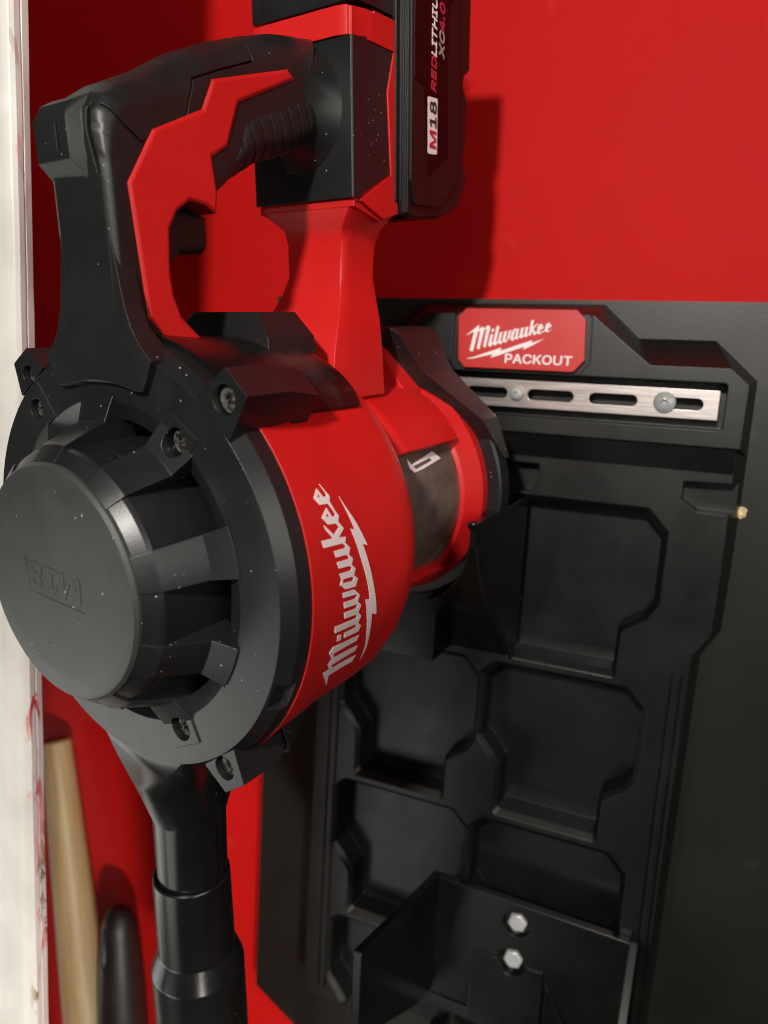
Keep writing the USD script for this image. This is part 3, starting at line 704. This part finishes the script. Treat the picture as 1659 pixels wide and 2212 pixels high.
obj('voltage_badge', ext_x(rnd(mm([(169.6, 173.8), (178.2, 174.6), (178.2, 200.0), (169.0, 199.4)]), 0.0008), LX - 0.0001, LX + 0.0001), INKW, bat)
LX += 0.00018
for word_, z_, w_, ink in (('M', 0.1768, 0.0080, INKR), ('18', 0.1862, 0.0118, INKK)):
    t_ = text(word_, 0.0058, True, 0.0003); t_.apply_translation([-t_.bounds[0][0], 0, 0]); t_.apply_scale([w_ / t_.bounds[1][0], 1, 1])
    obj('voltage_lettering', place(t_, (0, 0, 1), (0, -1, 0), (1, 0, 0), (LX - 0.0001, 0.1768, z_)), ink, bat, smooth=False)
LX -= 0.00018
side_text('RED', 0.0042, 0.1765, 0.2022, INKR, 'chemistry_lettering', 1.45, 0.2)
side_text('LITHIUM', 0.0042, 0.1765, 0.2178, INKW, 'chemistry_lettering', 1.25, 0.2)
side_text('XC', 0.0042, 0.1836, 0.2188, INKG, 'capacity_lettering', 1.45, 0.2)
side_text('4.0', 0.0042, 0.1836, 0.2300, INKR, 'capacity_lettering', 1.45, 0.2)

# ---- back of the fan housing: smoked window, red ring, struts, collar
obj('inner_motor', rev([(0.085, 0.0), (0.085, 0.046), (0.18, 0.046), (0.18, 0.0)], n=96), FILTER, blower)
obj('inner_ring', rev([(0.100, 0.043), (0.100, 0.0530), (0.108, 0.0530), (0.108, 0.043)], n=96), RED, blower)
obj('inner_ring', rev([(0.158, 0.043), (0.158, 0.0530), (0.176, 0.0530), (0.176, 0.043)], n=96), RED, blower)
win = obj('smoked_window', rev([(0.092, 0.0540), (0.092, 0.0566), (0.172, 0.0570), (0.180, 0.0578), (0.180, 0.0540)], n=128), SMOKE, blower)
obj('lock_symbol', wrap(shapely.affinity.scale(ARROW, R0 / 0.0568, 1, origin=(0, 0)), lambda y: 0.0566 + (y - 0.092) * 0.0004 / 0.08, -0.0002, 0.0002), INKW, win)
obj('back_ring', rev([(0.1735, 0.0560), (0.1755, 0.0592), (0.1840, 0.0635), (0.1865, 0.0648), (0.1945, 0.0636), (0.1945, 0.0500), (0.1735, 0.0500)], n=160), RED, blower)


def rfun(pts):
    p = np.array(pts) / 1000.0
    return lambda y: np.interp(y, p[:, 0], p[:, 1])


def sector(a0, a1, y0, y1): return [(math.radians(a0) * R0, y0), (math.radians(a1) * R0, y0), (math.radians(a1) * R0, y1), (math.radians(a0) * R0, y1)]


bridge_r = rfun([(90, 59.0), (117.5, 59.5), (126, 63.3), (172, 63.4), (190, 63.4)])
obj('bridge_panel', wrap(sector(-59, 59, 0.094, 0.1755), bridge_r, -0.006, 0.0), RED, blower)
low_r = rfun([(90, 60.0), (120, 61.0), (180, 63.0)])
obj('strut', wrap(sector(131, 152, 0.094, 0.1755), low_r, -0.008, 0.0), RED, blower)
obj('strut', wrap(sector(-152, -131, 0.094, 0.1755), low_r, -0.008, 0.0), RED, blower)
obj('rear_fin', hull([(-0.022, 0.166, 0.060), (0.027, 0.166, 0.056), (-0.022, 0.186, 0.060), (0.027, 0.186, 0.056), (-0.0045, 0.168, 0.0815), (0.0055, 0.168, 0.0815), (-0.0045, 0.186, 0.084), (0.0055, 0.186, 0.084), (0.0098, 0.172, 0.080), (0.0098, 0.186, 0.0805)]), RED, blower)


collar_disc = rev([(0.1950, 0.0), (0.1950, 0.0700), (0.1962, 0.0712), (0.2053, 0.0712), (0.2065, 0.0700), (0.2065, 0.0)], n=160)
earp = mm([(-17, 90), (17, 90), (21.5, 87.5), (26.5, 76), (32, 66.5), (47, 54), (61.5, 41.5), (70, 20), (60, 10), (-60, 10), (-70, 20), (-61.5, 41.5), (-47, 54), (-32, 66.5), (-26.5, 76), (-21.5, 87.5)])
ear = ext_y(earp, 0.160, 0.2064).trim_by_plane((0, 1.0, 0.50), (0.1660 + 0.5 * 0.0885) / math.hypot(1, 0.5))
ear = ear - rev([(0.10, 0.0), (0.10, 0.0640), (0.1950, 0.0640), (0.1950, 0.0)], n=160)
nrm = math.hypot(1, 0.5)
obj('rear_collar', collar_disc + ear, BLACK, blower, smooth=20)
obj('rear_disc', rev([(0.2066, 0.0), (0.2066, 0.060), (0.222, 0.055), (0.222, 0.0)], n=96), BLACK, blower)

# ---- nozzle
el = lambda z, r, cx, cy, n=64: [(cx + r * math.cos(t), cy + r * math.sin(t), z) for t in np.linspace(0, 2 * math.pi, n, endpoint=False)]
C0, C1, C2 = (0.0010, 0.0236), (0.0008, 0.0228), (0.0005, 0.0215)
s0 = [(-0.040, 0.0008, -0.064), (0.040, 0.0008, -0.064), (0.043, 0.006, -0.064), (-0.043, 0.006, -0.064), (0.040, 0.046, -0.064), (-0.040, 0.046, -0.064)]
s1 = [(-0.0250, 0.0008, -0.081), (0.0290, 0.0008, -0.081), (0.0350, 0.012, -0.081), (-0.0300, 0.010, -0.081), (0.030, 0.044, -0.081), (-0.028, 0.044, -0.081)]
s2 = [(-0.0185, 0.0020, -0.094), (0.0150, 0.0020, -0.094), (0.0250, 0.014, -0.094), (-0.0235, 0.012, -0.094), (0.022, 0.042, -0.094), (-0.022, 0.042, -0.094)]
s3 = [(-0.0120, 0.0045, -0.108), (0.0085, 0.0046, -0.108), (0.0195, 0.018, -0.108), (-0.0180, 0.016, -0.108), (0.017, 0.040, -0.108), (-0.017, 0.040, -0.108)]
s4 = el(-0.1270, 0.0168, *C0)
nb = hull(s0 + s1) + hull(s1 + s2) + hull(s2 + s3) + hull(s3 + s4 + [(0.0078, 0.0064, -0.124)]) + hull(s4 + el(-0.166, 0.0164, *C1))
nb = nb - rev([(-0.05, 0), (-0.05, 0.0848), (0.001, 0.0852), (0.06, 0.0852), (0.06, 0)], n=160)
obj('nozzle_base', nb, TUBE, blower, smooth=24)
tubeprof = [(0.0, -0.170), (0.0168, -0.170), (0.0168, -0.1590), (0.0176, -0.1590), (0.0181, -0.1598), (0.0182, -0.166), (0.0184, -0.2005), (0.0188, -0.2018), (0.0221, -0.2110), (0.0224, -0.2125), (0.0222, -0.46), (0, -0.46)]
obj('nozzle_tube', lathe_z(tubeprof, 96).translate((C1[0], C1[1] - 0.0005, 0)), TUBE, blower, smooth=24)
